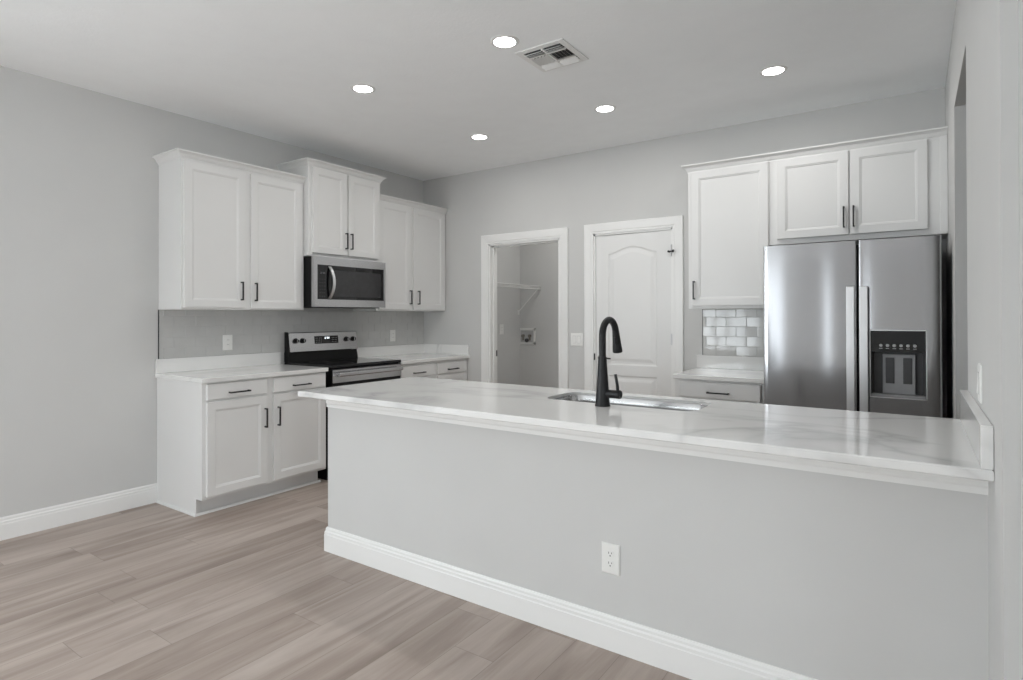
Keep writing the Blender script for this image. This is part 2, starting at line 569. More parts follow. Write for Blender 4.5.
def door_leaf(parent):
    X0, X1, Z0, Z1 = DX0 + 0.018, DX1 - 0.018, 0.008, DZ - 0.019
    yf = YB + 0.012
    px0, px1 = X0 + 0.115, X1 - 0.125
    bm = BM()
    # counter-clockwise outlines (x right, z up seen from -Y)
    def arch(n=24):
        pts = [(px0, 0.885), (px1, 0.885), (px1, 1.865)]
        w = px1 - px0
        for k in range(1, n):
            t = k / n
            x = px1 - w * t
            # flat shoulders with a raised centre (cathedral arch)
            z = 1.865 + 0.058 * (0.5 - 0.5 * math.cos(2 * PI * t)) ** 0.8
            pts.append((x, z))
        pts.append((px0, 1.865))
        return pts
    up = arch()
    lo = [(px0, 0.2), (px1, 0.2), (px1, 0.795), (px0, 0.795)]
    steps = [(0, yf), (0.012, yf + 0.007), (0.03, yf + 0.007), (0.055, yf + 0.002)]
    a = arch_panel(bm, up, yf, steps, 0)
    b = arch_panel(bm, lo, yf, steps, 0)
    # flat face around the two outlines
    V = lambda x, z, y=yf: bm.verts.new((x, y, z))
    bl, br, tr, tl = V(X0, Z0), V(X1, Z0), V(X1, Z1), V(X0, Z1)
    nU = len(up)
    ml, mr = V(X0, 0.84), V(X1, 0.84)
    # lower ring
    bm.faces.new([bl, br, b[1], b[0]]); bm.faces.new([br, mr, b[2], b[1]]); bm.faces.new([ml, bl, b[0], b[3]]); bm.faces.new([mr, ml, b[3], b[2]])
    # upper ring: a[0],a[1] bottom; a[2] right shoulder ... a[-1] left shoulder
    bm.faces.new([ml, mr, a[1], a[0]]); bm.faces.new([mr, tr, a[2], a[1]]); bm.faces.new([tl, ml, a[0], a[nU - 1]])
    top = [V(v.co.x, Z1) for v in a[3:nU - 1]]
    chain = [tr] + top + [tl]
    arcv = [a[2]] + a[3:nU - 1] + [a[nU - 1]]
    for i in range(len(chain) - 1):
        bm.faces.new([chain[i], chain[i + 1], arcv[i + 1], arcv[i]])
    # edges and back
    def quad(p, q):
        bm.faces.new([p, q, bm.verts.new((q.co.x, yf + 0.035, q.co.z)), bm.verts.new((p.co.x, yf + 0.035, p.co.z))])
    quad(bl, br); quad(br, tr); quad(tl, bl)
    bm.faces.new([bm.verts.new((x, yf + 0.035, z)) for x, z in ((X0, Z0), (X0, Z1), (X1, Z1), (X1, Z0))])
    bmesh.ops.remove_doubles(bm, verts=bm.verts, dist=1e-5)
    return obj('leaf', bm, M['door'], parent)


door_leaf(d1)
# lever handle
bm = BM()
lathe(bm, [(0.027, 0.0), (0.027, -0.008), (0.011, -0.010), (0.011, -0.05)], (DX0 + 0.068, YB + 0.012, 0.945), 'Y', 24)
tube(bm, [(DX0 + 0.062, YB - 0.038, 0.945), (DX0 + 0.12, YB - 0.04, 0.944), (DX0 + 0.178, YB - 0.036, 0.940)], [0.009, 0.008, 0.0065], 12)
o = obj('lever_handle', bm, M['black'], d1, smooth=40); o['label'] = 'matte black lever handle'
o = box('strike_plate', (DX0 + 0.001, DX0 + 0.012, YB - 0.008, YB + 0.01, 0.92, 0.98), M['black'], d1, 0.001); o['label'] = 'black strike plate'
for hz in (1.86, 1.12, 0.28):
    bm = BM()
    lathe(bm, [(0.006, -0.048), (0.006, 0.048)], (DX1 - 0.014, YB - 0.004, hz), 'Z', 12)
    o = obj('hinge', bm, M['handle_steel'], d1, smooth=40)
bm = BM()
tube(bm, [(DX1 - 0.03, YB - 0.02, 1.850), (DX1 + 0.012, YB - 0.034, 1.850)], 0.006, 10)
lathe(bm, [(0.011, -0.006), (0.011, 0.006)], (DX1 + 0.014, YB - 0.034, 1.850), 'X', 12)
lathe(bm, [(0.009, -0.012), (0.009, 0.012)], (DX1 - 0.03, YB - 0.012, 1.850), 'Y', 12)
o = obj('hinge_stop', bm, M['black'], d1, smooth=40); o['label'] = 'black hinge-pin door stop'

# door_2: open laundry doorway (frame only; the leaf stands open out of sight)
d2 = thing('door_2', 'open doorway with white casing to the laundry', 'door', (0, 0, 0))
structure(d2)
casing('casing', LX0, LX1, LZ, d2)
bm = BM()
for a, b in ((LX0, LX0 + 0.018), (LX1 - 0.018, LX1)):
    bx(bm, a, b, YB - 0.001, YB + 0.116, 0, LZ)
bx(bm, LX0, LX1, YB - 0.001, YB + 0.116, LZ - 0.018, LZ)
bx(bm, LX0 + 0.018, LX0 + 0.03, YB + 0.045, YB + 0.08, 0, LZ - 0.018)
bx(bm, LX1 - 0.03, LX1 - 0.018, YB + 0.045, YB + 0.08, 0, LZ - 0.018)
bx(bm, LX0 + 0.018, LX1 - 0.018, YB + 0.045, YB + 0.08, LZ - 0.03, LZ - 0.018)
obj('jamb', bm, M['trim'], d2, 0.001)
o = box('strike_plate', (LX0 + 0.0175, LX0 + 0.021, YB + 0.083, YB + 0.112, 0.905, 0.965), M['black'], d2); o['label'] = 'black strike plate'

# glass sliding door behind the camera, and panes added for light and reflections
def glazed(name, x0, x1, z0, z1, mullions, label, glass='glass'):
    w = thing(name, label, 'window', (0, 0, 0))
    structure(w)
    bm = BM()
    t = 0.06
    y0, y1 = YR - 0.09, YR - 0.03
    bx(bm, x0, x0 + t, y0, y1, z0, z1); bx(bm, x1 - t, x1, y0, y1, z0, z1)
    bx(bm, x0, x1, y0, y1, z0, z0 + t); bx(bm, x0, x1, y0, y1, z1 - t, z1)
    for mx in mullions:
        bx(bm, mx - 0.04, mx + 0.04, y0, y1, z0, z1)
    obj('frame', bm, M['trim'], w, 0.003)
    box('pane', (x0 + 0.02, x1 - 0.02, YR - 0.063, YR - 0.057, z0 + 0.02, z1 - 0.02), M[glass], w)
    return w


glazed('window_1', SX0, SX1, 0.0, SZ, [(SX0 + SX1) / 2], 'sliding glass door in the wall behind')
glazed('added_window_5', -1.3, -1.0, 0.0, 2.2, [], 'narrow tinted pane added in the wall behind for a reflected streak', 'tinted')  # added pane, placed to reflect as a streak in the refrigerator door
glazed('added_window_6', SX1, -2.4, 0.0, SZ, [], 'tinted panel added beside the sliding door for a reflected band', 'tinted')  # added pane; its reflection makes the refrigerator's bright left band
glazed('added_window_2', 1.6, 3.05, 0.6, 2.3, [2.32], 'window added in the wall behind to light the room')  # unseen window, added for more daylight from behind
w4 = structure(thing('added_window_4', 'window added in the left wall to light the room', 'window', (0, 0, 0)))  # unseen window, added to brighten the right wall and ceiling
bm = BM()
for a in (GY0, (GY0 + GY1) / 2 - 0.03, GY1 - 0.06):
    bx(bm, XL - 0.09, XL - 0.03, a, a + 0.06, GZ0, GZ1)
bx(bm, XL - 0.09, XL - 0.03, GY0, GY1, GZ0, GZ0 + 0.06); bx(bm, XL - 0.09, XL - 0.03, GY0, GY1, GZ1 - 0.06, GZ1)
obj('frame', bm, M['trim'], w4, 0.003)
box('pane', (XL - 0.063, XL - 0.057, GY0 + 0.02, GY1 - 0.02, GZ0 + 0.02, GZ1 - 0.02), M['glass'], w4)
# wide unseen window, added in the living space to light the left wall
w3 = structure(thing('added_window_3', 'wide window added in the side wall to light the room', 'window', (0, 0, 0)))
bm = BM()
for a in (-1.2, -0.28, 0.64):
    bx(bm, XRR + 0.03, XRR + 0.09, a, a + 0.06, 0.15, 2.4)
bx(bm, XRR + 0.03, XRR + 0.09, -1.2, 0.7, 0.15, 0.21); bx(bm, XRR + 0.03, XRR + 0.09, -1.2, 0.7, 2.34, 2.4)
obj('frame', bm, M['trim'], w3, 0.003)
box('pane', (XRR + 0.057, XRR + 0.063, -1.18, 0.68, 0.17, 2.38), M['glass'], w3)


# ------------------------------------------------------------------ cabinets (local frame: x along the wall, front at -y)
def pull(name, parent, cx, cz, y, length, vertical):
    """Square black bar pull standing off a face at y."""
    bm = BM()
    h, r = length / 2, 0.0048
    yo = y - 0.032
    if vertical:
        bx(bm, cx - r, cx + r, yo, yo + 0.009, cz - h, cz + h)
        for s in (-1, 1):
            e = cz + s * (h - 0.005)
            bx(bm, cx - r, cx + r, yo + 0.008, y + 0.0005, e - 0.005, e + 0.005)
    else:
        bx(bm, cx - h, cx + h, yo, yo + 0.009, cz - r, cz + r)
        for s in (-1, 1):
            e = cx + s * (h - 0.005)
            bx(bm, e - 0.005, e + 0.005, yo + 0.008, y + 0.0005, cz - r, cz + r)
    o = obj(name, bm, M['black'], parent, 0.0008)
    o['label'] = 'matte black bar pull'
    return o


def shaker(name, parent, x0, x1, z0, z1, y, rail=0.052, pull_at=None, th=0.02):
    bm = BM()
    yf = y - th
    ring_panel(bm, x0, x1, z0, z1, [(0.0, yf + 0.002), (0.002, yf), (rail, yf), (rail + 0.003, yf + 0.003), (rail + 0.009, yf + 0.0045),
                                    (rail + 0.0125, yf + 0.0095)], y)
    o = obj(name, bm, M['white'], parent)
    if pull_at:
        pull('handle', o, pull_at[0], pull_at[1], yf, 0.138, True)
    return o


def drawer(name, parent, x0, x1, z0, z1, y, th=0.02, pl=0.146):
    bm = BM()
    yf = y - th
    ring_panel(bm, x0, x1, z0, z1, [(0.0, yf + 0.004), (0.004, yf)], y)
    o = obj(name, bm, M['white'], parent)
    pull('handle', o, (x0 + x1) / 2, (z0 + z1) / 2 - 0.014, yf, pl, False)
    return o


CROWN = [(0, -0.012), (0.004, -0.012), (0.004, -0.002), (0.012, 0.006), (0.020, 0.022), (0.034, 0.034), (0.042, 0.036), (0.042, 0.046), (0, 0.046)]


def crown(parent, w, d, z, left=True, right=False, name='crown_moulding'):
    bm = BM()
    prism(bm, CROWN, (0, -d, z), (w, -d, z), out=(0, -1, 0), m0=-1 if left else 0, m1=1 if right else 0)
    if left:
        prism(bm, CROWN, (0, 0, z), (0, -d, z), out=(-1, 0, 0), m0=0, m1=1)
    if right:
        prism(bm, CROWN, (w, -d, z), (w, 0, z), out=(1, 0, 0), m0=-1, m1=0)
    bx(bm, 0.0, w, -d, -0.002, z + 0.001, z + 0.012)
    return obj(name, bm, M['white'], parent)


def base_body(parent, w, d=0.613, toe=0.53, panel_left=False, z1=0.884):
    bm = BM()
    bx(bm, 0, w, -d, -0.002, 0.112, z1)
    obj('carcass', bm, M['white'], parent, 0.0012)
    bm = BM()
    bx(bm, 0.0005, w - 0.0005, -toe + 0.018 if panel_left else -toe, -0.002, 0, 0.1125)
    obj('toe_kick', bm, M['white'], parent)
    if panel_left:
        bm = BM()
        bx(bm, 0.0, 0.014, -toe - 0.008, -0.002, 0, 0.1122)
        prism(bm, [(0, 0), (0.013, 0), (0.011, 0.008), (0.006, 0.014), (0, 0.016)], (0, -0.01, 0), (0, -toe - 0.008, 0), out=(-1, 0, 0), m1=1)
        prism(bm, [(0, 0), (0.013, 0), (0.011, 0.008), (0.006, 0.014), (0, 0.016)], (0, -toe - 0.008, 0), (w, -toe - 0.008, 0), out=(0, -1, 0), m0=-1)
        obj('shoe_moulding', bm, M['white'], parent)


def left_wall(y):
    return (XL, y, 0), PI / 2


# --- left run, base
loc, rz = left_wall(2.011)
c = thing('base_cabinet', 'white base cabinet at the near end of the run, left of the range', 'cabinet', loc, rz, 'base cabinets')
base_body(c, 0.978, panel_left=True)
drawer('drawer', c, 0.026, 0.460, 0.766, 0.872, -0.613)
drawer('drawer', c, 0.511, 0.965, 0.766, 0.872, -0.613)
shaker('door', c, 0.026, 0.460, 0.132, 0.752, -0.613, pull_at=(0.440, 0.596))
shaker('door', c, 0.511, 0.965, 0.132, 0.752, -0.613, pull_at=(0.543, 0.594))

loc, rz = left_wall(3.785)
c = thing('base_cabinet', 'white base cabinet in the corner between the range and the back wall', 'cabinet', loc, rz, 'base cabinets')
base_body(c, 0.978)
drawer('drawer', c, 0.012, 0.463, 0.752, 0.858, -0.613)
drawer('drawer', c, 0.507, 0.940, 0.752, 0.858, -0.613)
shaker('door', c, 0.012, 0.463, 0.132, 0.738, -0.613, pull_at=(0.432, 0.596))
shaker('door', c, 0.507, 0.940, 0.132, 0.738, -0.613, pull_at=(0.532, 0.594))

# --- base on the back wall, by the refrigerator
c = thing('base_cabinet', 'white drawer base cabinet between the closed door and the refrigerator', 'cabinet', (-1.43, YB, 0), 0, 'base cabinets')
base_body(c, 0.615, z1=0.868)
drawer('drawer', c, 0.036, 0.584, 0.742, 0.852, -0.613, pl=0.148)
shaker('door', c, 0.036, 0.308, 0.132, 0.72, -0.613, pull_at=(0.28, 0.6))
shaker('door', c, 0.312, 0.584, 0.132, 0.72, -0.613, pull_at=(0.34, 0.6))

# --- kitchen side of the peninsula (behind the half wall)
c = thing('base_cabinet', 'white sink base cabinet behind the gray half wall of the peninsula', 'cabinet', (XR - 0.002, PY + 0.117, 0), PI, 'base cabinets')
bm = BM()
W, D = 2.88, 0.56
for a in (0, 0.95, 1.93, W - 0.018):
    bx(bm, a, a + 0.018, -D, -0.002, 0.1, 0.882)
bx(bm, 0, W, -D, -0.002, 0.1, 0.118); bx(bm, 0, W, -0.014, -0.002, 0.1, 0.882)
bx(bm, 0, W, -D, -D + 0.018, 0.118, 0.135); bx(bm, 0, W, -D, -D + 0.018, 0.86, 0.882)
obj('carcass', bm, M['white'], c)
box('toe_kick', (0.001, W - 0.001, -D + 0.08, -0.01, 0, 0.1005), M['white'], c)
for a, b in ((0.01, 0.47), (0.475, 0.955), (0.96, 1.43), (1.45, 1.92), (1.94, 2.4), (2.405, 2.87)):
    shaker('door', c, a, b, 0.132, 0.87, -D, pull_at=(b - 0.03, 0.76))

# --- wall cabinets on the left wall
UD = 0.32


def upper_body(parent, w, d, z0, z1):
    bm = BM()
    bx(bm, 0, w, -d, -0.002, z0, z1)
    obj('carcass', bm, M['white'], parent, 0.0012)


ZU = 1.368
c = thing('wall_cabinet', 'tall white wall cabinet with two doors above the near counter, left of the microwave', 'cabinet', (XL, 2.021, ZU), PI / 2, 'wall cabinets')
H = 2.412 - ZU
upper_body(c, 0.977, UD, 0, H)
shaker('door', c, 0.015, 0.459, 0.014, H - 0.018, -UD, pull_at=(0.424, 0.138))
shaker('door', c, 0.505, 0.945, 0.010, H - 0.018, -UD, pull_at=(0.536, 0.135))
crown(c, 0.977, UD, H, True, False)

c = thing('wall_cabinet', 'raised white wall cabinet with two short doors right above the microwave', 'cabinet', (XL, 3.0, 1.815), PI / 2, 'wall cabinets')
H = 2.558 - 1.815
MD = 0.38
upper_body(c, 0.78, MD, 0, H)
shaker('door', c, 0.032, 0.381, 0.026, H - 0.012, -MD, pull_at=(0.377 - 0.012, 0.152))
shaker('door', c, 0.400, 0.749, 0.026, H - 0.012, -MD, pull_at=(0.421, 0.152))
crown(c, 0.78, MD, H, True, True)

c = thing('wall_cabinet', 'white wall cabinet with two doors in the corner right of the microwave', 'cabinet', (XL, 3.782, ZU), PI / 2, 'wall cabinets')
H = 2.412 - ZU
upper_body(c, YB - 3.782 - 0.002, UD, 0, H)
shaker('door', c, 0.030, 0.441, 0.014, H - 0.014, -UD, pull_at=(0.446 - 0.02, 0.135))
shaker('door', c, 0.483, 0.944, 0.012, H - 0.014, -UD, pull_at=(0.555 - 0.015, 0.135))
crown(c, YB - 3.782 - 0.002, UD, H, False, False)

# --- wall cabinets on the back wall
BD = 0.326
c = thing('wall_cabinet', 'tall single-door white wall cabinet above the small counter beside the refrigerator', 'cabinet', (-1.420, YB, 1.368), 0, 'wall cabinets')
H = 2.41 - 1.368
upper_body(c, 0.577, BD, 0, H)
shaker('door', c, 0.030, 0.570, 0.022, H - 0.012, -BD, pull_at=(0.050, 0.139))
crown(c, 0.577, BD, H, True, False)
c = thing('wall_cabinet', 'wide white wall cabinet with two short doors over the refrigerator', 'cabinet', (-0.842, YB, 1.812), 0, 'wall cabinets')
H = 2.41 - 1.812
upper_body(c, 1.008, BD, 0, H)
shaker('door', c, 0.050, 0.484, 0.036, H - 0.012, -BD, pull_at=(0.458, 0.15))
shaker('door', c, 0.493, 0.908, 0.036, H - 0.012, -BD, pull_at=(0.514, 0.15))
box('filler_strip', (0.970, 1.008, -BD - 0.008, -BD, 0, H), M['white'], c, 0.002)
crown(c, 1.008, BD, H, False, False)


# ------------------------------------------------------------------ countertops
def slab(bm, x0, x1, y0, y1, z0=0.884, z1=0.914):
    bx(bm, x0, x1, y0, y1, z0, z1)


def counter(name, label, loc, rz, w, d, x_left=0.0, back=True, back_left=False, back_right=False):
    t = thing(name, label, 'countertop', loc, rz, 'quartz countertops')
    bm = BM()
    slab(bm, x_left, w, -d, -0.001)
    obj('slab', bm, M['quartz'], t, 0.003)
    if back:
        bm = BM()
        bx(bm, 0.0, w, -0.021, -0.001, 0.9142, 1.016)
        obj('upstand', bm, M['quartz'], t, 0.002)
    if back_right:
        bm = BM()
        bx(bm, w - 0.02, w, -d + 0.004, -0.0215, 0.9142, 1.016)
        obj('upstand', bm, M['quartz'], t, 0.002)
    return t


counter('countertop', 'white veined quartz countertop left of the range', (XL, 1.998, 0), PI / 2, 0.991, 0.648)
counter('countertop', 'white veined quartz countertop in the corner right of the range', (XL, 3.782, 0), PI / 2, YB - 3.782 - 0.001, 0.648, back_right=True)
t = counter('countertop', 'small white quartz countertop beside the refrigerator', (-1.455, YB, -0.016), 0, 0.652, 0.648, x_left=0.02)
# peninsula top with a rounded sink cut-out
CX0, CX1, CY0, CY1 = -2.752, XR - 0.001, 1.957, 2.858
HX0, HX1, HY0, HY1, HR = -1.505, -0.765, 2.452, 2.765, 0.065


def rrect(x0, x1, y0, y1, r, n=8):
    pts = []
    for cx, cy, a0 in ((x1 - r, y1 - r, 0), (x0 + r, y1 - r, 90), (x0 + r, y0 + r, 180), (x1 - r, y0 + r, 270)):
        for k in range(n + 1):
            a = math.radians(a0 + 90 * k / n)
            pts.append((cx + r * math.cos(a), cy + r * math.sin(a)))
    return pts


pt = thing('countertop', 'long white veined quartz peninsula countertop holding the sink', 'countertop', (0, 0, 0), 0, 'quartz countertops')
bm = BM()
hole = rrect(HX0, HX1, HY0, HY1, HR)
Z0, Z1 = 0.884, 0.914
outer = []
n4 = len(hole) // 4
corners = [(CX1, CY1), (CX0, CY1), (CX0, CY0), (CX1, CY0)]
edge = 0.004


def plate(z, out_in):
    hv = [bm.verts.new((x, y, z)) for x, y in hole]
    ov = [bm.verts.new((x - math.copysign(out_in, x - (CX0 + CX1) / 2), y - math.copysign(out_in, y - (CY0 + CY1) / 2), z)) for x, y in corners]
    for q in range(4):
        seg = hv[q * n4:(q + 1) * n4]
        for a, b in zip(seg, seg[1:]):
            bm.faces.new([ov[q], a, b])
        nxt = hv[((q + 1) * n4) % len(hv)]
        bm.faces.new([ov[q], seg[-1], nxt, ov[(q + 1) % 4]])
    return hv, ov


ht, ot = plate(Z1, edge)
hb, ob = plate(Z0, edge)
r1 = [bm.verts.new((x, y, Z1 - edge)) for x, y in corners]
r2 = [bm.verts.new((x, y, Z0 + edge)) for x, y in corners]
for k in range(4):
    j = (k + 1) % 4
    for a, b in ((ot, r1), (r1, r2), (r2, ob)):
        bm.faces.new([a[k], a[j], b[j], b[k]])
for k in range(len(hole)):
    j = (k + 1) % len(hole)
    bm.faces.new([ht[k], hb[k], hb[j], ht[j]])
obj('slab', bm, M['quartz'], pt)
bm = BM()
bx(bm, XR - 0.028, XR - 0.001, CY0 + 0.004, 2.858, 0.9142, 1.028)
obj('upstand', bm, M['quartz'], pt, 0.002)

# sink bowl
sk = thing('kitchen_sink', 'undermount stainless steel sink bowl set into the peninsula countertop', 'sink', ((HX0 + HX1) / 2, (HY0 + HY1) / 2, 0.884))
bm = BM()
hw, hd = (HX1 - HX0) / 2, (HY1 - HY0) / 2
rings = []
for gx, z, r in ((0.028, -0.0015, HR + 0.025), (0.002, -0.0015, HR), (-0.0012, 0.0, HR), (-0.0012, 0.0165, HR), (-0.004, 0.0175, HR), (-0.006, 0.015, HR), (-0.007, -0.02, HR), (-0.012, -0.17, HR), (-0.03, -0.195, HR), (-0.07, -0.2, 0.05)):
    rings.append([bm.verts.new((x, y, z)) for x, y in rrect(-hw - gx, hw + gx, -hd - gx, hd + gx, r)])
for a, b in zip(rings, rings[1:]):
    for k in range(len(a)):
        j = (k + 1) % len(a)
        bm.faces.new([a[k], a[j], b[j], b[k]])
bm.faces.new(rings[-1])
obj('bowl', bm, M['sink_steel'], sk, smooth=50)
bm = BM()
lathe(bm, [(0.0, -0.197), (0.03, -0.197), (0.034, -0.193), (0.045, -0.193), (0.046, -0.199)], (0, 0, 0), 'Z', 24, cap=False)
obj('drain', bm, M['handle_steel'], sk, smooth=40)

# faucet
FX, FY = -1.155, 2.395
fc = thing('kitchen_faucet', 'matte black gooseneck faucet standing in front of the sink', 'faucet', (FX, FY, 0.914))
bm = BM()
lathe(bm, [(0.035, 0.0), (0.035, 0.004), (0.0325, 0.008), (0.030, 0.04), (0.0265, 0.09), (0.0225, 0.15), (0.0195, 0.20), (0.0185, 0.215), (0.0165, 0.22)], n=32)
obj('body', bm, M['faucet'], fc, smooth=40)
R = 0.072
pts = [(0, 0, 0.21), (0, 0, 0.26), (0, 0, 0.312)]
for k in range(1, 19):
    a = math.radians(9.0 * k)
    pts.append((0, R - R * math.cos(a), 0.312 + R * math.sin(a)))
bm = BM()
tube(bm, pts, 0.0155, 18)
obj('spout', bm, M['faucet'], fc, smooth=40)
e = Vector(pts[-1]); dirv = (e - Vector(pts[-2])).normalized()
dirv = Vector((0.0, 0.22, -1)).normalized()
bm = BM()
L_ = 0.105
tube(bm, [e + dirv * (L_ * q) for q in (-0.02, 0.12, 0.35, 0.6, 0.85, 0.97, 1.0)], [0.0155, 0.0165, 0.018, 0.020, 0.0225, 0.0232, 0.0215], 20)
sh = obj('spray_head', bm, M['faucet'], fc, smooth=40)
bm = BM()
b0 = e + dirv * 0.045
bx(bm, b0.x - 0.007, b0.x + 0.007, b0.y - 0.026, b0.y - 0.012, b0.z - 0.018, b0.z + 0.012)
obj('spray_button', bm, M['faucet'], sh, 0.003)
bm = BM()
lathe(bm, [(0.0185, 0.0), (0.0185, 0.056), (0.0195, 0.058), (0.0195, 0.074), (0.017, 0.078)], (0.010, 0, 0.056), 'X', 24)
obj('valve', bm, M['faucet'], fc, smooth=40)
bm = BM()
tube(bm, [(0.074, 0, 0.062), (0.072, -0.002, 0.10), (0.064, -0.004, 0.145)], [0.0075, 0.0068, 0.0062], 12)
obj('lever', bm, M['faucet'], fc, smooth=40)


# ------------------------------------------------------------------ tile backsplashes
def tiles(name, loc, rz, x0, x1, z0, z1, shift, tilt, edge_at):
    t = bpy.data.objects.new(name, None)
    COL.objects.link(t)
    t.location = loc
    t.rotation_euler = (0, 0, rz)
    structure(t)
    tw, th, g = 0.1535, 0.0765, 0.0022
    bm = BM()
    row = 0
    z = z0
    while z < z1 - 0.004:
        zt = min(z + th - g, z1)
        x = x0 - tw + ((shift + 0.5 * row) % 1.0) * tw
        while x < x1 - 0.004:
            a, b = max(x, x0), min(x + tw - g, x1)
            if b - a > 0.006:
                tx, tz = random.uniform(-tilt, tilt), random.uniform(-tilt, tilt)
                mx, mz = (a + b) / 2, (z + zt) / 2
                def Yf(px, pz):
                    return -0.0075 + (px - mx) * tx + (pz - mz) * tz
                bv = 0.0014
                back = [bm.verts.new((px, -0.004, pz)) for px, pz in ((a, z), (b, z), (b, zt), (a, zt))]
                mid = [bm.verts.new((px, Yf(px, pz) + 0.001, pz)) for px, pz in ((a, z), (b, z), (b, zt), (a, zt))]
                fr = [bm.verts.new((px, Yf(px, pz), pz)) for px, pz in ((a + bv, z + bv), (b - bv, z + bv), (b - bv, zt - bv), (a + bv, zt - bv))]
                for k in range(4):
                    j = (k + 1) % 4
                    bm.faces.new([back[k], back[j], mid[j], mid[k]])
                    bm.faces.new([mid[k], mid[j], fr[j], fr[k]])
                bm.faces.new(fr)
            x += tw
        z += th
        row += 1
    obj('tile_field', bm, M['tile'], t)
    box('grout_bed', (x0, x1, -0.0052, -0.0005, z0, z1), M['grout'], t)
    o = box('edge_trim', (edge_at - 0.003, edge_at, -0.0105, 0, z0 - 0.001, z1), M['black'], t)
    o['label'] = 'thin dark metal edge strip'
    return t


tiles('trim_2', (XL, 0, 0), PI / 2, 2.022, YB - 0.001, 1.0165, ZU - 0.001, 0.2, 0.008, 2.022)
tiles('trim_3', (0, YB, 0), 0, -1.408, -0.80, 1.0005, 1.368, 0.68, 0.012, -1.408)

# ------------------------------------------------------------------ electrical plates
def _rim(cx):
    b = BM()
    bx(b, cx - 0.0168, cx + 0.0168, -0.0072, -0.005, -0.0338, 0.0338)
    return b


def plate_at(name, label, cat, loc, rz, kind, group=None, gangs=1):
    t = thing(name, label, cat, loc, rz, group)
    w = 0.079 if gangs == 1 else 0.124
    bm = BM()
    ring_panel(bm, -w / 2, w / 2, -0.06, 0.06, [(0, -0.003), (0.004, -0.0065)], -0.0002)
    obj('plate', bm, M['plastic'], t, 0.0008)
    for gk in range(gangs):
        cx = (gk - (gangs - 1) / 2) * 0.046
        if kind == 'switch':
            bm = BM()
            obj('rocker_gap_shade', _rim(cx), M['box_in_gap'], t)  # gray border standing in for the shaded gap round the rocker
            vs = bx(bm, cx - 0.0148, cx + 0.0148, -0.011, -0.006, -0.0315, 0.0315)
            for v in vs:
                if v.co.z > 0 and v.co.y < -0.01:
                    v.co.y += 0.003
            obj('rocker', bm, M['plastic'], t, 0.0006)
        elif kind == 'decora':
            bm = BM()
            bx(bm, cx - 0.0175, cx + 0.0175, -0.0085, -0.005, -0.0345, 0.0345)
            obj('receptacle', bm, M['plastic'], t, 0.001)
            for zc in (0.018, -0.018):
                for sx in (-0.006, 0.006):
                    box('slot', (cx + sx - 0.001, cx + sx + 0.001, -0.0088, -0.008, zc - 0.001, zc + 0.006), M['slot'], t)
        else:
            for zc in (0.0195, -0.0195):
                bm = BM()
                pr = [(0.0165 * math.cos(a), max(-0.0135, min(0.0135, 0.0175 * math.sin(a)))) for a in [2 * PI * k / 28 for k in range(28)]]
                a_ = [bm.verts.new((cx + x, -0.005, zc + z)) for x, z in pr]
                b_ = [bm.verts.new((cx + x * 0.96, -0.0085, zc + z * 0.96)) for x, z in pr]
                for k in range(28):
                    bm.faces.new([a_[k], a_[(k + 1) % 28], b_[(k + 1) % 28], b_[k]])
                bm.faces.new(b_)
                rc = obj('receptacle', bm, M['plastic'], t)
                box('slot', (cx - 0.0075, cx - 0.0052, -0.0089, -0.008, zc + 0.0005, zc + 0.0085), M['slot'], rc)
                box('slot', (cx + 0.0052, cx + 0.0075, -0.0089, -0.008, zc + 0.0015, zc + 0.0080), M['slot'], rc)
                bm = BM()
                lathe(bm, [(0.0027, -0.0089), (0.0027, -0.008)], (cx, 0, zc - 0.0065), 'Y', 12)
                obj('ground_hole', bm, M['slot'], rc)
    if kind == 'duplex':
        bm = BM()
        lathe(bm, [(0.003, -0.0078), (0.003, -0.006)], (0, 0, 0), 'Y', 12)
        obj('screw', bm, M['plastic'], t)
    return t


plate_at('wall_outlet', 'white duplex outlet on the gray peninsula half wall above the baseboard', 'outlet', (-0.996, PY, 0.357), 0, 'duplex')
plate_at('wall_outlet', 'white outlet on the tile backsplash left of the range', 'outlet', (XL + 0.0085, 2.528, 1.114), PI / 2, 'decora')
plate_at('wall_outlet', 'white outlet on the tile backsplash right of the range', 'outlet', (XL + 0.0085, 4.292, 1.117), PI / 2, 'decora')
plate_at('light_switch', 'white double rocker switch on the back wall between the two doors', 'switch', (-2.554, YB, 1.1), 0, 'switch', gangs=2)
plate_at('light_switch', 'white switch plate on the side wall above the peninsula end', 'switch', (XR, 2.32, 1.106), -PI / 2, 'switch')
plate_at('wall_outlet', 'white outlet on the laundry side wall under the wire shelf', 'outlet', (LXL, 5.60, 1.16), PI / 2, 'decora')

# ------------------------------------------------------------------ laundry fittings
wb = thing('washer_outlet_box', 'white recessed washer valve box in the laundry back wall', 'valve box', (-3.90, LYB, 1.07))
bm = BM()
for d in ((-0.125, -0.095), (0.095, 0.125)):
    bx(bm, d[0], d[1], -0.008, 0, -0.1, 0.1)
bx(bm, -0.125, 0.125, -0.008, 0, 0.07, 0.1); bx(bm, -0.125, 0.125, -0.008, 0, -0.1, -0.07)
obj('frame', bm, M['plastic'], wb, 0.002)
o = box('recess', (-0.096, 0.096, -0.003, -0.0005, -0.071, 0.071), M['box_in_gap'], wb); o['label'] = 'gray recess'
for sx in (-0.05, 0.045):
    bm = BM()
    lathe(bm, [(0.012, -0.05), (0.012, 0.0)], (sx, -0.014, 0), 'Z', 12)
    lathe(bm, [(0.018, -0.03), (0.018, -0.003)], (sx, 0, 0.005), 'Y', 12)
    o = obj('valve', bm, M['brass'], wb, smooth=40); o['label'] = 'dull metal valve'
bm = BM()
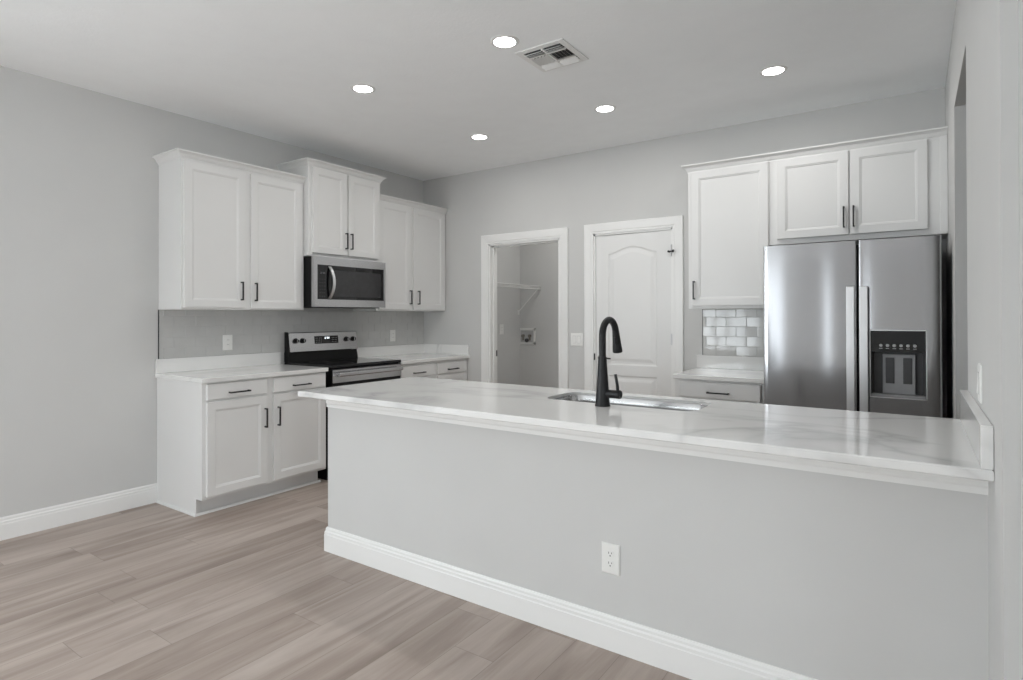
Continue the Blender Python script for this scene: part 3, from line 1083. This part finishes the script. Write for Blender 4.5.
lathe(bm, [(0.024, -0.02), (0.024, -0.003)], (0, 0, -0.05), 'Y', 14)
obj('drain', bm, M['slot'], wb, smooth=40)

ws = thing('wire_shelf', 'white wire shelf on the laundry side wall', 'shelf', (LXL, 5.0, 1.672))
SL, SD = 0.985, 0.30
bm = BM()
tube(bm, [(SD, 0, 0), (SD, SL, 0)], 0.006, 8); tube(bm, [(SD, 0, -0.035), (SD, SL, -0.035)], 0.005, 8)
tube(bm, [(0.01, 0, 0), (0.01, SL, 0)], 0.005, 8); tube(bm, [(0.15, 0, -0.004), (0.15, SL, -0.004)], 0.004, 8)
k = 0.0
while k <= SL:
    tube(bm, [(0.005, k, 0.004), (SD, k, 0.004), (SD + 0.001, k, -0.035)], 0.0022, 6)
    k += 0.0254
obj('wire_deck', bm, M['wire'], ws)
for y in (0.12, 0.95):
    bm = BM()
    tube(bm, [(SD - 0.01, y, -0.03), (0.012, y, -0.30)], 0.006, 8)
    bx(bm, 0.0005, 0.018, y - 0.012, y + 0.012, -0.34, -0.285)
    obj('brace', bm, M['wire'], ws)

# ------------------------------------------------------------------ range
rg = thing('kitchen_range', 'black and stainless electric range between the two left-wall counters', 'range', (XL, 3.022, 0), PI / 2)
RW, RD = 0.756, 0.615
bm = BM()
bx(bm, 0, RW, -RD, -0.015, 0.10, 0.903)
bx(bm, 0.02, RW - 0.02, -RD + 0.06, -0.03, 0.0, 0.10)
obj('chassis', bm, M['enamel'], rg, 0.002)
bm = BM()
bx(bm, -0.0015, RW + 0.0015, -RD - 0.035, -0.022, 0.9035, 0.928)
ct = obj('cooktop', bm, M['gloss'], rg, 0.005)
for cx, cy, rr in ((0.2, -0.5, 0.105), (0.57, -0.5, 0.09), (0.2, -0.22, 0.075), (0.57, -0.22, 0.105)):
        bm = BM()
        lathe(bm, [(rr, 0.9281), (rr + 0.0012, 0.9284), (rr + 0.0025, 0.9281)], (cx, cy, 0), 'Z', 48, cap=False)
        obj('burner_ring', bm, M['disp'], ct)['label'] = 'faint gray burner circle'
# oven door
bm = BM()
bx(bm, 0.004, RW - 0.004, -RD - 0.035, -RD - 0.0005, 0.27, 0.895)
od = obj('oven_door', bm, M['enamel'], rg, 0.003)
bm = BM()
bx(bm, 0.004, RW - 0.004, -RD - 0.038, -RD - 0.0355, 0.785, 0.889)
obj('door_band', bm, M['steel'], od, 0.001)
bm = BM()
bx(bm, 0.10, RW - 0.10, -RD - 0.0375, -RD - 0.0352, 0.36, 0.72)
obj('oven_window', bm, M['window_dark'], od, 0.001)
bm = BM()
prism(bm, [(-0.014, -0.015), (0.012, -0.017), (0.02, -0.008), (0.021, 0.008), (0.012, 0.017), (-0.006, 0.017)], (0.03, -RD - 0.073, 0.853), (RW - 0.03, -RD - 0.073, 0.853), out=(0, -1, 0))
for hx in (0.045, RW - 0.045):
    bx(bm, hx - 0.012, hx + 0.012, -RD - 0.066, -RD - 0.037, 0.843, 0.863)
o = obj('oven_handle', bm, M['steel'], od, 0.002)
bm = BM()
bx(bm, 0.004, RW - 0.004, -RD - 0.03, -RD - 0.0005, 0.105, 0.262)
obj('storage_drawer', bm, M['enamel'], rg, 0.003)
# back guard
bm = BM()
prism(bm, [(0.015, 0.9283), (0.080, 0.9283), (0.080, 0.935), (0.064, 1.008), (0.015, 1.008)], (0.004, 0, 0), (RW - 0.004, 0, 0), out=(0, -1, 0))
obj('backguard_base', bm, M['enamel'], rg)
bm = BM()
prism(bm, [(0.015, 1.0085), (0.078, 1.0085), (0.081, 1.014), (0.060, 1.172), (0.050, 1.179), (0.015, 1.179)], (0.014, 0, 0), (RW - 0.004, 0, 0), out=(0, -1, 0))
bp_ = obj('control_panel', bm, M['steel'], rg)
bm = BM()
prism(bm, [(0.022, 0.93), (0.084, 0.93), (0.084, 1.014), (0.062, 1.176), (0.05, 1.183), (0.022, 1.183)], (0.002, 0, 0), (0.0138, 0, 0), out=(0, -1, 0))
obj('end_cap', bm, M['enamel'], rg)


def on_panel(u, z):
    t = (z - 1.014) / (1.172 - 1.014)
    return Vector((u, -(0.081 + (0.060 - 0.081) * t), z))


nrm = Vector((0, -0.991, 0.132)) * -1
for ux in (0.077, 0.148, 0.622, 0.70):
    p = on_panel(ux, 1.106)
    bm = BM()
    lathe(bm, [(0.0225, 0.002), (0.0225, -0.004), (0.019, -0.006), (0.017, -0.024), (0.0145, -0.026)], p, 'Y', 24)
    kn = obj('knob', bm, M['enamel'], bp_, smooth=40); kn['label'] = 'black control knob'
    bm = BM()
    bx(bm, p.x - 0.003, p.x + 0.003, p.y - 0.028, p.y - 0.025, p.z - 0.012, p.z + 0.012)
    obj('pointer', bm, M['handle_steel'], kn)
bm = BM()
a, b = on_panel(0.272, 1.074), on_panel(0.528, 1.142)
vs = []
for off in (0.0, -0.0025):
    vs.append([bm.verts.new((x, y + off, z)) for x, y, z in ((a.x, a.y, a.z), (b.x, a.y, a.z), (b.x, b.y, b.z), (a.x, b.y, b.z))])
for k in range(4):
    bm.faces.new([vs[0][k], vs[0][(k + 1) % 4], vs[1][(k + 1) % 4], vs[1][k]])
bm.faces.new(vs[1])
dp = obj('display', bm, M['gloss'], bp_)
bm = BM()
# clock digits made of short bars, and rows of pale key legends
SEGS = {'1': 'bc', '2': 'abged', '5': 'afgcd', '0': 'abcdef'}


def seven(bm, ch, ox, oz, w, h, y, t):
    S_ = {'a': (0, 1, 1, 1), 'g': (0, .5, 1, .5), 'd': (0, 0, 1, 0), 'f': (0, .5, 0, 1), 'b': (1, .5, 1, 1), 'e': (0, 0, 0, .5), 'c': (1, 0, 1, .5)}
    for s_ in SEGS[ch]:
        x0, z0, x1, z1 = S_[s_]
        bx(bm, ox + x0 * w - t, ox + x1 * w + t, y - 0.0006, y, oz + z0 * h - t, oz + z1 * h + t)


yd = on_panel(0.4, 1.122).y - 0.0042
for i, ch in enumerate('1200'):
    bm = BM()
    seven(bm, ch, 0.372 + i * 0.0145 + (0.005 if i > 1 else 0), 1.117, 0.007, 0.014, yd, 0.0012)
    obj('clock_digit', bm, M['digit'], dp)['label'] = 'lit clock digit'
for i in range(4):
    for j in range(3):
        for sx in (0.284, 0.456):
            zz = 1.086 + j * 0.018
            yy = on_panel(0.3, zz).y - 0.0033
            box('key_mark', (sx + i * 0.017, sx + i * 0.017 + 0.007, yy - 0.0004, yy, zz, zz + 0.004), M['icon'], dp)

# ------------------------------------------------------------------ microwave
mw = thing('microwave_oven', 'stainless over-the-range microwave with black glass door', 'microwave', (XL, 3.003, 1.396), PI / 2)
MW, MDp, MH = 0.778, 0.448, 0.412
bm = BM()
bx(bm, 0.002, MW - 0.002, -MDp + 0.032, -0.003, 0.004, MH)
obj('case', bm, M['enamel'], mw, 0.002)
bm = BM()
bx(bm, 0.03, MW - 0.03, -MDp + 0.05, -0.05, -0.006, 0.0045)
obj('underside_vent', bm, M['enamel'], mw, 0.002)
bm = BM()
f0, f1 = -MDp, -MDp + 0.0315
gx0, gx1, gz0, gz1 = 0.034, MW - 0.022, 0.062, 0.346
bx(bm, 0, gx0, f0, f1, 0, MH); bx(bm, gx1, MW, f0, f1, 0, MH); bx(bm, gx0, gx1, f0, f1, gz1, MH); bx(bm, gx0, gx1, f0, f1, 0, gz0)
obj('door_frame', bm, M['steel'], mw)
bm = BM()
bx(bm, gx0, gx1, f0 + 0.001, f1, gz0, gz1)
gd = obj('glass_door', bm, M['gloss'], mw)
bm = BM()
bx(bm, 0.188, gx1 - 0.035, f0 + 0.0002, f0 + 0.0014, gz0 + 0.026, gz1 - 0.038)
obj('window_screen', bm, M['window_dark'], gd)
bm = BM()
pts = []
for k in range(13):
    t_ = k / 12
    pts.append((0.152 + 0.012 * math.sin(PI * t_), f0 - 0.006 - 0.045 * math.sin(PI * t_) ** 0.7, gz0 + 0.008 + t_ * (gz1 - gz0 - 0.018)))
# flat curved bar
prev = None
for p in pts:
    x, y, z = p
    cur = [bm.verts.new(c) for c in ((x - 0.013, y, z), (x + 0.013, y, z), (x + 0.011, y + 0.012, z), (x - 0.011, y + 0.012, z))]
    if prev:
        for k in range(4):
            bm.faces.new([prev[k], prev[(k + 1) % 4], cur[(k + 1) % 4], cur[k]])
    else:
        bm.faces.new(cur)
    prev = cur
bm.faces.new(prev)
obj('door_handle', bm, M['handle_steel'], mw, smooth=30)
for j in range(6):
    for i in range(3):
        box('key_mark', (0.055 + i * 0.022, 0.055 + i * 0.022 + 0.010, f0 + 0.0003, f0 + 0.0012, 0.085 + j * 0.028, 0.085 + j * 0.028 + 0.004), M['disp'], gd)
for i, ch in enumerate('1200'):
    bm = BM()
    seven(bm, ch, 0.056 + i * 0.014 + (0.004 if i > 1 else 0), 0.272, 0.007, 0.012, f0 + 0.0008, 0.0008)
    obj('clock_digit', bm, M['disp_light'], gd)

# ------------------------------------------------------------------ refrigerator
rf = thing('refrigerator', 'stainless two-door refrigerator with dispenser against the back wall', 'refrigerator', (-0.789, YB, 0))
FYF = 0.816       # distance of door face from wall
FW = 0.908
box('cabinet', (0.004, FW - 0.004, -FYF + 0.075, -0.03, 0.02, 1.735), M['fridge_side'], rf, 0.004)
for hx in (0.02, FW - 0.09):
    box('hinge_cover', (hx, hx + 0.07, -FYF + 0.02, -FYF + 0.14, 1.7355, 1.757), M['fridge_side'], rf, 0.005)
box('toe_grille', (0.02, FW - 0.02, -FYF + 0.03, -FYF + 0.0745, 0.02, 0.085), M['fridge_side'], rf, 0.003)


def front_y(x, x0, x1):
    """Gently convex door front with rounded edges."""
    t = (x - x0) / (x1 - x0)
    e = min(x - x0, x1 - x)
    bulge = 0.004 if x0 < 0.3 else 0.003
    r = 0.006
    y = -FYF - bulge * (1 - (2 * t - 1) ** 2)
    if e < r:
        y += r - math.sqrt(max(0.0, r * r - (r - e) ** 2))
    return y


def fridge_door(x0, x1, z0, z1, hole=None):
    xs = [x0 + d for d in (0, 0.0008, 0.002, 0.004, 0.006)]
    n = 24
    xs += [x0 + 0.006 + (x1 - x0 - 0.012) * k / n for k in range(1, n)]
    xs += [x1 - d for d in (0.006, 0.004, 0.002, 0.0008, 0)]
    zs = [z0, z1]
    if hole:
        xs = sorted([x for x in xs if min(abs(x - hole[0]), abs(x - hole[1])) > 0.004] + [hole[0], hole[1]])
        zs = sorted(zs + [hole[2], hole[3]])
    bm = BM()
    g = [[bm.verts.new((x, front_y(x, x0, x1), z)) for z in zs] for x in xs]
    for i in range(len(xs) - 1):
        for j in range(len(zs) - 1):
            if hole and hole[0] - 1e-6 <= xs[i] < hole[1] - 1e-6 and abs(zs[j] - hole[2]) < 1e-6:
                continue
            bm.faces.new([g[i][j], g[i + 1][j], g[i + 1][j + 1], g[i][j + 1]])
    yb = -FYF + 0.072
    bk = [[bm.verts.new((x, yb, z)) for z in (z0, z1)] for x in xs]
    for i in range(len(xs) - 1):
        bm.faces.new([g[i][0], bk[i][0], bk[i + 1][0], g[i + 1][0]])
        bm.faces.new([g[i][-1], g[i + 1][-1], bk[i + 1][1], bk[i][1]])
        bm.faces.new([bk[i][0], bk[i][1], bk[i + 1][1], bk[i + 1][0]])
    for i in (0, -1):
        bm.faces.new([g[i][j] for j in range(len(zs))] + [bk[i][1], bk[i][0]])
    return obj('door', bm, M['fridge_steel'], rf, smooth=35)


DZ0, DZ1 = 0.09, 1.752
ld = fridge_door(0.0, 0.508, DZ0, DZ1)
HOLE = (0.576, 0.836, 0.852, 1.228)
rd = fridge_door(0.518, FW, DZ0, DZ1, HOLE)


def fridge_handle(parent, x0, x1):
    bm = BM()
    y = -FYF - 0.058
    bx(bm, x0, x1, y, y + 0.014, 0.36, 1.483)
    for z in (0.40, 1.44):
        bx(bm, (x0 + x1) / 2 - 0.012, (x0 + x1) / 2 + 0.012, y + 0.013, -FYF - 0.0, z - 0.02, z + 0.02)
    o = obj('handle', bm, M['handle_steel'], parent, 0.003)
    return o


fridge_handle(ld, 0.459, 0.501)
fridge_handle(rd, 0.524, 0.567)
# dispenser
hx0, hx1, hz0, hz1 = HOLE
yF = max(front_y(hx0, 0.518, FW), front_y(hx1, 0.518, FW))
yK = yF + 0.105
zP = 1.108
bm = BM()
def quad(*c):
    bm.faces.new([bm.verts.new(p) for p in c])
fy0, fy1 = front_y(hx0, 0.518, FW), front_y(hx1, 0.518, FW)
# recess: sides, floor, ceiling, back
quad((hx0, fy0, hz0), (hx0, fy0, zP), (hx0 + 0.012, yK - 0.035, zP), (hx0 + 0.012, yK - 0.035, hz0))
quad((hx1, fy1, hz0), (hx1, fy1, zP), (hx1 - 0.012, yK - 0.035, zP), (hx1 - 0.012, yK - 0.035, hz0))
quad((hx0, fy0, hz0), (hx1, fy1, hz0), (hx1 - 0.012, yK - 0.035, hz0), (hx0 + 0.012, yK - 0.035, hz0))
quad((hx0, fy0, zP), (hx1, fy1, zP), (hx1 - 0.012, yK - 0.035, zP), (hx0 + 0.012, yK - 0.035, zP))
quad((hx0 + 0.012, yK - 0.035, hz0), (hx1 - 0.012, yK - 0.035, hz0), (hx1 - 0.012, yK - 0.035, zP), (hx0 + 0.012, yK - 0.035, zP))
ds = obj('dispenser', bm, M['disp'], rd)
ds['label'] = 'dark water and ice dispenser recess'
bm = BM()
bx(bm, hx0 + 0.001, hx1 - 0.001, yF - 0.002, yF + 0.06, zP, hz1)
cp = obj('control_panel', bm, M['gloss'], ds)
for i in range(6):
    bm = BM()
    x = hx0 + 0.05 + i * 0.032
    lathe(bm, [(0.0085, -0.0004), (0.0085, 0.0002)], (x, yF - 0.0022, zP + 0.037), 'Y', 14)
    bx(bm, x - 0.008, x + 0.008, yF - 0.0026, yF - 0.002, zP + 0.018, zP + 0.0215)
    obj('icon', bm, M['icon'], cp)
bm = BM()
f = 0.005
for seg in ((hx0 - f, hx0, hz0 - f, hz1 + f, fy0), (hx1, hx1 + f, hz0 - f, hz1 + f, fy1)):
    bx(bm, seg[0], seg[1], seg[4] - 0.004, seg[4] + 0.004, seg[2], seg[3])
for za, zb in ((hz0 - f, hz0), (hz1, hz1 + f)):
    bx(bm, hx0 - f, hx1 + f, min(fy0, fy1) - 0.004, max(fy0, fy1) + 0.004, za, zb)
obj('bezel', bm, M['handle_steel'], ds)
bm = BM()
bx(bm, hx0 + 0.002, hx1 - 0.002, yF - 0.006, yK - 0.04, hz0 + 0.0005, hz0 + 0.014)
obj('drip_tray', bm, M['disp_light'], ds, 0.002)
cx = (hx0 + hx1) / 2 + 0.004
bm = BM()
bx(bm, cx - 0.078, cx + 0.078, yK - 0.06, yK - 0.0352, hz0 + 0.0145, zP - 0.014)
pd = obj('paddle_housing', bm, M['disp_light'], ds, 0.004)
for sx in (-0.042, 0.042):
    bm = BM()
    bx(bm, cx + sx - 0.021, cx + sx + 0.021, yK - 0.0655, yK - 0.0602, hz0 + 0.075, zP - 0.034)
    obj('paddle', bm, M['disp'], pd, 0.003)

# ------------------------------------------------------------------ ceiling fittings
LIGHTS = [(-2.968, 2.604, 'recessed ceiling light nearest the left wall, straight out from the near wall cabinet'),
          (-1.830, 2.598, 'recessed ceiling light beside the air vent'),
          (-2.977, 3.860, 'recessed ceiling light toward the cabinet corner, smallest in view'),
          (-1.830, 3.850, 'recessed ceiling light out from the closed white door'),
          (-0.706, 3.840, 'recessed ceiling light in front of the refrigerator cabinets')]


def downlight(x, y, label):
    t = thing('ceiling_light', label, 'ceiling light', (x, y, ZC), 0, 'recessed ceiling lights')
    bm = BM()
    lathe(bm, [(0.080, 0.0), (0.079, -0.0015), (0.074, -0.004), (0.063, -0.0055), (0.060, -0.004), (0.0595, -0.0005)], n=40, cap=False)
    obj('trim_ring', bm, M['trim'], t, smooth=40)
    bm = BM()
    lathe(bm, [(0.0605, -0.004), (0.045, -0.0052), (0.02, -0.006), (0.0, -0.0062)], n=40, cap=False)
    bmesh.ops.remove_doubles(bm, verts=bm.verts, dist=1e-5)
    o = obj('lens', bm, M['lens'], t, smooth=60)
    o['label'] = 'glowing white lens'
    d = bpy.data.lights.new('lamp_beam', 'AREA')
    d.shape = 'DISK'
    d.size = 0.12
    d.energy = LAMP_BEAM
    d.color = (1.0, 0.985, 0.96)
    lo = bpy.data.objects.new('lamp_beam', d)
    lo.location = (0, 0, -0.012)
    lo.parent = t
    COL.objects.link(lo)
    return t


for x, y, lb in LIGHTS:
    downlight(x, y, lb)

lt = downlight(-3.0, 5.45, 'unseen fill light added inside the laundry')  # unseen lamp added to lift the dark laundry
for o in lt.children:
    if o.type == 'LIGHT':
        o.data = o.data.copy()
        o.data.energy = LAUNDRY_FILL

vt = thing('air_vent', 'square white louvred air register on the ceiling', 'air vent', (-1.7045, 2.893, ZC), 0)
vh = 0.155
bm = BM()
ih = 0.118
for a in ((-vh, -ih, -vh, vh), (ih, vh, -vh, vh), (-ih, ih, -vh, -ih), (-ih, ih, ih, vh)):
    bx(bm, a[0], a[1], a[2], a[3], -0.007, -0.0005)
bx(bm, -0.006, 0.006, -ih, ih, -0.012, -0.0005)
for yy in (-0.052, 0.058):
    bx(bm, -ih, ih, yy - 0.005, yy + 0.005, -0.012, -0.0005)
obj('frame', bm, M['trim'], vt, 0.002)
box('duct_shade', (-ih, ih, -ih, ih, -0.0018, -0.0008), M['slot'], vt)['label'] = 'dark sheet for the shaded duct opening'  # dark sheet painted as shade behind the louvres; no hole is cut


def slat_group(x0, x1, y0, y1, along, tilt, n, depth=0.018):
    bm = BM()
    for k in range(n):
        t_ = (k + 0.5) / n
        if along == 'X':
            yc = y0 + (y1 - y0) * t_
            dy, dz = depth / 2 * math.cos(tilt), depth / 2 * math.sin(tilt)
            c_ = [(yc - dy, -0.0115 - dz), (yc + dy, -0.0115 + dz)]
            q = [bm.verts.new(p) for p in ((x0, c_[0][0], c_[0][1]), (x1, c_[0][0], c_[0][1]), (x1, c_[1][0], c_[1][1]), (x0, c_[1][0], c_[1][1]))]
            q2 = [bm.verts.new((v.co.x, v.co.y, v.co.z - 0.0012)) for v in q]
        else:
            xc = x0 + (x1 - x0) * t_
            dx, dz = depth / 2 * math.cos(tilt), depth / 2 * math.sin(tilt)
            q = [bm.verts.new(p) for p in ((xc - dx, y0, -0.0115 - dz), (xc + dx, y0, -0.0115 + dz), (xc + dx, y1, -0.0115 + dz), (xc - dx, y1, -0.0115 - dz))]
            q2 = [bm.verts.new((v.co.x, v.co.y, v.co.z - 0.0012)) for v in q]
        for k2 in range(4):
            bm.faces.new([q[k2], q[(k2 + 1) % 4], q2[(k2 + 1) % 4], q2[k2]])
        bm.faces.new(q); bm.faces.new(q2)
    return obj('louvre', bm, M['trim'], vt)


T = math.radians(42)
for s in (-1, 1):
    a, b = (0.007, ih - 0.002) if s > 0 else (-ih + 0.002, -0.007)
    slat_group(a, b, -ih + 0.002, -0.058, 'X', T, 3)
    slat_group(a, b, 0.064, ih - 0.002, 'X', -T, 2, 0.026)
    slat_group(a, b, -0.046, 0.052, 'Y', T if s < 0 else -T, 5, 0.016)
